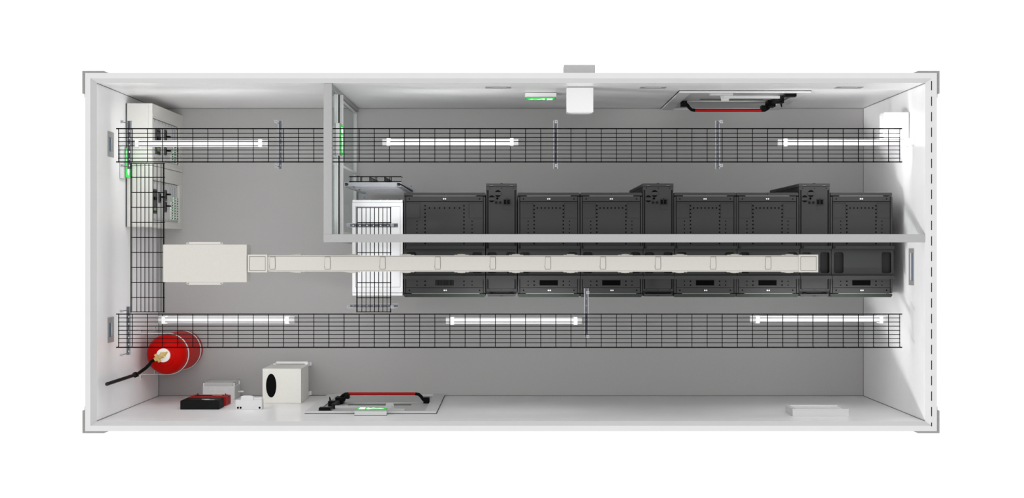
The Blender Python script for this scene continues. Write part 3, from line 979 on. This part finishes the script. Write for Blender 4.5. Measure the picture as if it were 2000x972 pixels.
# ------------------------------------------------------------------ fire suppression cylinder
CX, CY = -3.53, -1.048
t = thing('gas_cylinder', 'large red gas cylinder strapped in the lower left corner', 'gas cylinder', (CX, CY, 0))
prof = [(0.185, 0.0), (0.200, 0.015), (0.205, 0.05), (0.205, 0.95), (0.203, 0.985), (0.194, 1.02), (0.176, 1.055), (0.148, 1.085), (0.115, 1.105), (0.112, 1.112), (0.085, 1.125), (0.06, 1.13)]
MB().lathe(prof, (CX, CY, 0), 64).build('body', M_red, t, smooth=True)
MB().lathe([(0.068, 1.131), (0.070, 1.14), (0.070, 1.165), (0.064, 1.172), (0.03, 1.173)], (CX, CY, 0), 40).build('neck_collar', M_whitem, t, smooth=True)
v = MB()
v.lathe([(0.026, 1.174), (0.026, 1.24), (0.020, 1.245), (0.020, 1.30), (0.012, 1.305)], (CX, CY, 0), 16)
dv = Vector((-0.86, -0.50, 0)).normalized(); pv = Vector((-dv.y, dv.x, 0))
c0 = Vector((CX, CY, 1.27))
v.tube([c0-dv*0.055, c0-dv*0.03, c0+dv*0.03, c0+dv*0.075], [0.016, 0.020, 0.024, 0.020], 8)
v.tube([c0+dv*0.04-pv*0.045, c0+dv*0.04+pv*0.045], 0.017, 6)
v.tube([c0-dv*0.02-pv*0.032, c0-dv*0.02+pv*0.03], 0.013, 8)
v.tube([c0+Vector((0,0,0.0)), c0+Vector((0,0,0.055))], [0.022, 0.012], 10)
v.tube([c0-dv*0.055, c0-dv*0.075+Vector((0,0,0.02))], [0.010, 0.010], 8)
v.build('valve', M_brass, t, smooth=True)
hs = c0+dv*0.076
PXp, PYp = -3.73, -1.2175
h = [hs, hs+dv*0.04+Vector((0,0,0.0)), Vector((-3.64,-1.128,1.30)), Vector((-3.672,-1.165,1.33)), Vector((-3.70,-1.19,1.38)), Vector((-3.722,-1.21,1.43)), Vector((PXp, PYp, 1.48))]
# smooth the hose with a Catmull-Rom pass
def smooth_path(p, n=6):
    p = [p[0]]+p+[p[-1]]; out = []
    for i in range(1, len(p)-2):
        for k in range(n):
            u = k/n
            a, b, c, d = p[i-1], p[i], p[i+1], p[i+2]
            out.append(0.5*((2*b)+(c-a)*u+(2*a-5*b+4*c-d)*u*u+(3*b-a-3*c+d)*u**3))
    out.append(p[-2]); return out
o = MB().tube(smooth_path(h), 0.0165, 12).build('discharge_hose', M_black, None, smooth=True)
tag(o, 'black rubber hose from the brass valve to the wall pipe', 'hose')
t = thing('discharge_pipe', 'dark vertical pipe with union fitting in the lower left corner', 'pipe', (PXp, PYp, 1.48))
MB().tube([(PXp, PYp, 1.56), (PXp, PYp, 2.76)], 0.0165, 16).build('pipe', M_black, t, smooth=True)
MB().lathe([(0.0145, 2.7601), (0.0145, 2.763)], (PXp, PYp, 0), 16).build('pipe_mouth', M_rackd, t)
u = MB()
u.lathe([(0.020, 1.482), (0.026, 1.486), (0.026, 1.515), (0.021, 1.518), (0.021, 1.528), (0.029, 1.531), (0.029, 1.558), (0.022, 1.565)], (PXp, PYp, 0), 8)
u.tube([(PXp-0.028, PYp+0.012, 1.545), (PXp+0.034, PYp-0.012, 1.545)], 0.008, 6)
u.build('union', M_black, t, bevel=0.002)
for (z, lb) in ((0.90, 'upper bright steel strap around the red cylinder'), (0.20, 'lower bright steel strap around the red cylinder')):
    t = thing('cylinder_strap', lb, 'strap', (-IX, CY, z), 0, 'steel straps holding the red cylinder')
    r = 0.211
    path = [(-IX+0.002, CY+r)] + [(CX+r*sin(a), CY+r*cos(a)) for a in [pi*k/32 for k in range(33)]] + [(-IX+0.002, CY-r)]
    MB().band(path, 0.032, 0.005).move((0, 0, z)).build('band', M_chrome, t, smooth=True)
    for s in (-1, 1):
        q = MB().box(-IX+0.0005, -IX+0.006, CY+s*(r+0.002), CY+s*(r+0.05), z-0.022, z+0.022)
        q.mi(1).tube([(-IX+0.006, CY+s*(r+0.028), z), (-IX+0.014, CY+s*(r+0.028), z)], 0.008, 6)
        q.build('wall_tab', [M_chrome, M_steel], t)

# ------------------------------------------------------------------ wall boxes, lower left
def alarm(name, z1, lab, m, cat, black):
    x0, x1, ya, yb, z0 = -3.27, -2.885, -IY+0.0005, -1.468, z1-0.305
    t = thing(name, lab, cat, ((x0+x1)/2, -IY, z0))
    bd = MB().box(x0, x1, ya, yb, z0, z1)
    bd.build('case', m, t, bevel=0.004)
    d = MB()
    if black:
        d.mi(0).box(x0+0.015, x1-0.015, yb, yb+0.004, z0+0.015, z1-0.01)
        d.mi(1).box(-3.075, -3.0, yb+0.004, yb+0.0055, z0+0.17, z0+0.21)
        d.box(-3.04, -2.94, yb+0.004, yb+0.0055, z0+0.235, z0+0.27)
        d.build('front_cover', [M_black, M_paper], t)
    else:
        d.mi(0).box(x0+0.02, x1-0.02, yb, yb+0.005, z0+0.02, z1-0.02)
        d.mi(1).box(x0+0.05, x1-0.05, yb+0.005, yb+0.007, z0+0.10, z0+0.19)
        d.mi(2).box(x1-0.16, x1-0.06, yb+0.007, yb+0.009, z0+0.14, z0+0.185)
        d.mi(3).box(x0+0.07, x1-0.10, yb+0.005, yb+0.0065, z0+0.03, z0+0.045)
        d.build('front_cover', [m, M_hole, M_yellow, M_paper], t)
        k = MB()
        for x in (x0+0.05, x1-0.05): k.tube([(x, yb, z0+0.02), (x, yb+0.014, z0+0.02)], 0.006, 8)
        k.build('screw', M_hole, t)
        MB().tube([(x1, ya+0.025, z0+0.05), (x1+0.0015, ya+0.025, z0+0.05)], 0.008, 10).build('knockout', M_hole, t)
alarm('alarm_box', 1.62, 'black box fixed to the lower wall above the red box', M_blackbox, 'alarm box', True)
alarm('alarm_box', 1.215, 'red box fixed to the lower wall under the black box', M_redbox, 'alarm box', False)

# white control unit
x0, x1, yb = -2.725, -2.462, -1.4625
M_ctrl = mat('control_white', (204, 204, 204), 0.45, noise=0.01)
t = thing('control_unit', 'small white control unit on the lower wall right of the black box', 'control unit', ((x0+x1)/2, -IY, 1.45))
MB().box(x0, x1, -IY+0.0005, yb, 1.50, 1.62).build('case', M_ctrl, t, bevel=0.003)
k = MB()
for px in (464.6, 469.9, 507.0): k.disc(((px-998)/197.6, -IY+0.018), 0.0105, 1.62, 1.6215, 14)
k.build('knockout', M_hole, t)
MB().box(x0+0.10, x1-0.004, yb, yb+0.022, 1.50, 1.60).build('front_cover', M_jbox, t, bevel=0.002)
d = MB()
cxs = (x0+x1)/2-0.015
d.prism([[(cxs-0.068, yb), (cxs+0.066, yb), (cxs+0.058, yb+0.036), (cxs+0.03, yb+0.043), (cxs-0.035, yb+0.043), (cxs-0.062, yb+0.036)]], 'z', 1.58, 1.615)
d.build('sounder', M_ctrl, t, bevel=0.004)

# grey junction box with clear lid
x0, x1, ya, ym, yb, z0, z1 = -3.254, -2.915, -IY+0.0005, -1.416, -1.378, 0.08, 0.46
t = thing('junction_box', 'grey junction box with clear lid, lower wall behind the red box', 'junction box', ((x0+x1)/2, -IY, z0))
MB().box(x0, x1, ya, ym, z0, z1).build('case', M_jbox, t, bevel=0.004)
lid = MB()
lid.box(x0+0.022, x1-0.022, ym+0.0005, yb, z0+0.02, z1-0.005)
lo = lid.build('clear_lid', M_lid, t)
for x in (x0+0.010, x1-0.010):
    for z in (z0+0.012, z1-0.012):
        p = MB().tube([(x, ym, z), (x, yb, z)], 0.007, 10)
        p.mi(1).tube([(x, yb, z), (x, yb+0.005, z)], 0.008, 10)
        p.build('lid_screw', [M_whitem, M_black], t, smooth=True)
MB().tube([(x1, -1.49, 0.22), (x1+0.055, -1.49, 0.22)], 0.009, 10).build('cable_gland', M_whitem, t, smooth=True)

# cream cabinet with black oval on a stand
x0, x1, ya, yb, z0, z1 = -2.557, -2.162, -IY+0.002, -1.20, 0.25, 0.91
t = thing('ventilator_cabinet', 'cream box with black oval opening standing against the lower wall', 'ventilator', ((x0+x1)/2, -1.38, 0))
n = 40
oval = [(x0+0.088+0.054*cos(2*pi*k/n), -1.374+0.123*sin(2*pi*k/n)) for k in range(n)]
bx = MB().box(x0, x1, ya, yb, z0, z1-0.03)
bx.prism([rect(x0, x1, ya, yb), oval], 'z', z1-0.0298, z1)
bx.build('case', M_cream, t)
MB().prism([oval], 'z', z1-0.0297, z1-0.012).build('grille', M_mesh, t)
MB().box(x1, x1+0.003, ya+0.02, ya+0.2, z0+0.02, z1-0.08).build('side_cover', M_cream, t, bevel=0.001)
for xx in (x0+0.06, x1+0.005):
    leg = MB()
    leg.box(xx-0.05, xx, -1.226, -1.19, 0.0, 0.035); leg.box(xx-0.045, xx-0.012, -1.226, -1.19, 0.035, z0)
    leg.box(xx-0.05, xx, -1.545, -1.50, 0.0, 0.035); leg.box(xx-0.045, xx-0.012, -1.545, -1.50, 0.035, z0)
    leg.box(xx-0.045, xx-0.012, -1.50, -1.226, z0-0.04, z0-0.001)
    leg.build('leg', M_whitem, t, bevel=0.003)
MB().tube([(x0+0.05, -1.185, 0.215), (x1-0.01, -1.185, 0.215)], 0.016, 10).build('cross_bar', M_whitem, t, smooth=True)

# white wall cabinet, lower right
x0, x1, ya, yb, z0, z1 = 2.67, 3.204, -IY+0.0005, -1.486, 1.87, 2.32
t = thing('wall_cabinet', 'shallow white cabinet on the lower wall near the right corner', 'cabinet', ((x0+x1)/2, -IY, z0))
MB().box(x0, x1, ya, yb-0.012, z0, z1).build('case', M_ctrl, t, bevel=0.002)
MB().prism([rect(x0, x1, z0, z1), rect(x0+0.035, x1-0.035, z0+0.05, z1-0.015)], 'y', yb-0.0118, yb).build('front_frame', M_ctrl, t)
MB().box(x0+0.036, x1-0.036, yb-0.0117, yb-0.006, z0+0.051, z1-0.016).build('door', M_wall, t)

# ------------------------------------------------------------------ pressure relief boxes
def damper(loc, rot, label, dep, wid, ht):
    t = thing('damper_box', label, 'damper', loc, rot, 'white damper boxes on the walls')
    L = lambda mb, n, m, **k: mb.build(n, m, t, world=False, **k)
    L(MB().box(-wid/2, wid/2, -dep, -0.008, -ht, 0), 'case', M_dampw, bevel=0.003)
    L(MB().box(-wid/2+0.004, wid/2-0.004, -0.008, -0.0005, -ht+0.004, -0.004), 'wall_gasket', M_seal)
    g = MB().prism([rect(-wid/2+0.012, wid/2-0.012, -ht+0.012, -0.012), rect(-wid/2+0.03, wid/2-0.03, -ht+0.03, -0.03)], 'y', -dep-0.006, -dep)
    for k in range(4):
        z = -ht+0.045+k*(ht-0.08)/4
        g.box(-wid/2+0.03, wid/2-0.03, -dep-0.003, -dep, z, z+0.012)
    L(g, 'front_grille', M_dampw)
damper((0.65, IY, 2.45), 0, 'white damper box on the upper wall beside its exit sign', 0.241, 0.25, 0.18)
damper((IX, 1.2125, 2.18), -pi/2, 'bright white damper box on the right wall above the tray end', 0.245, 0.25, 0.20)
t = thing('vent_hood', 'grey vent hood outside the upper wall, behind the damper box', 'vent hood', (0.65, OY, 2.2))
xa, xb = 0.500, 0.793
v = MB()
b = len(v.v)
zt, zl = 2.42, 2.25
v.v += [(xa, OY+0.001, zt), (xb, OY+0.001, zt), (xb, 1.764, zt), (xa, 1.764, zt), (xa, OY+0.001, 2.1), (xb, OY+0.001, 2.1), (xb, 1.764, 2.16), (xa, 1.764, 2.16)]
for q in ((0,1,2,3), (4,7,6,5), (0,4,5,1), (3,2,6,7), (0,3,7,4), (1,5,6,2)): v.quad([b+i for i in q])
v.build('hood', M_hood, t, bevel=0.002)
MB().box(xa-0.02, xb+0.02, OY+0.0003, OY+0.004, 2.05, 2.46).build('flange', M_hood, t)
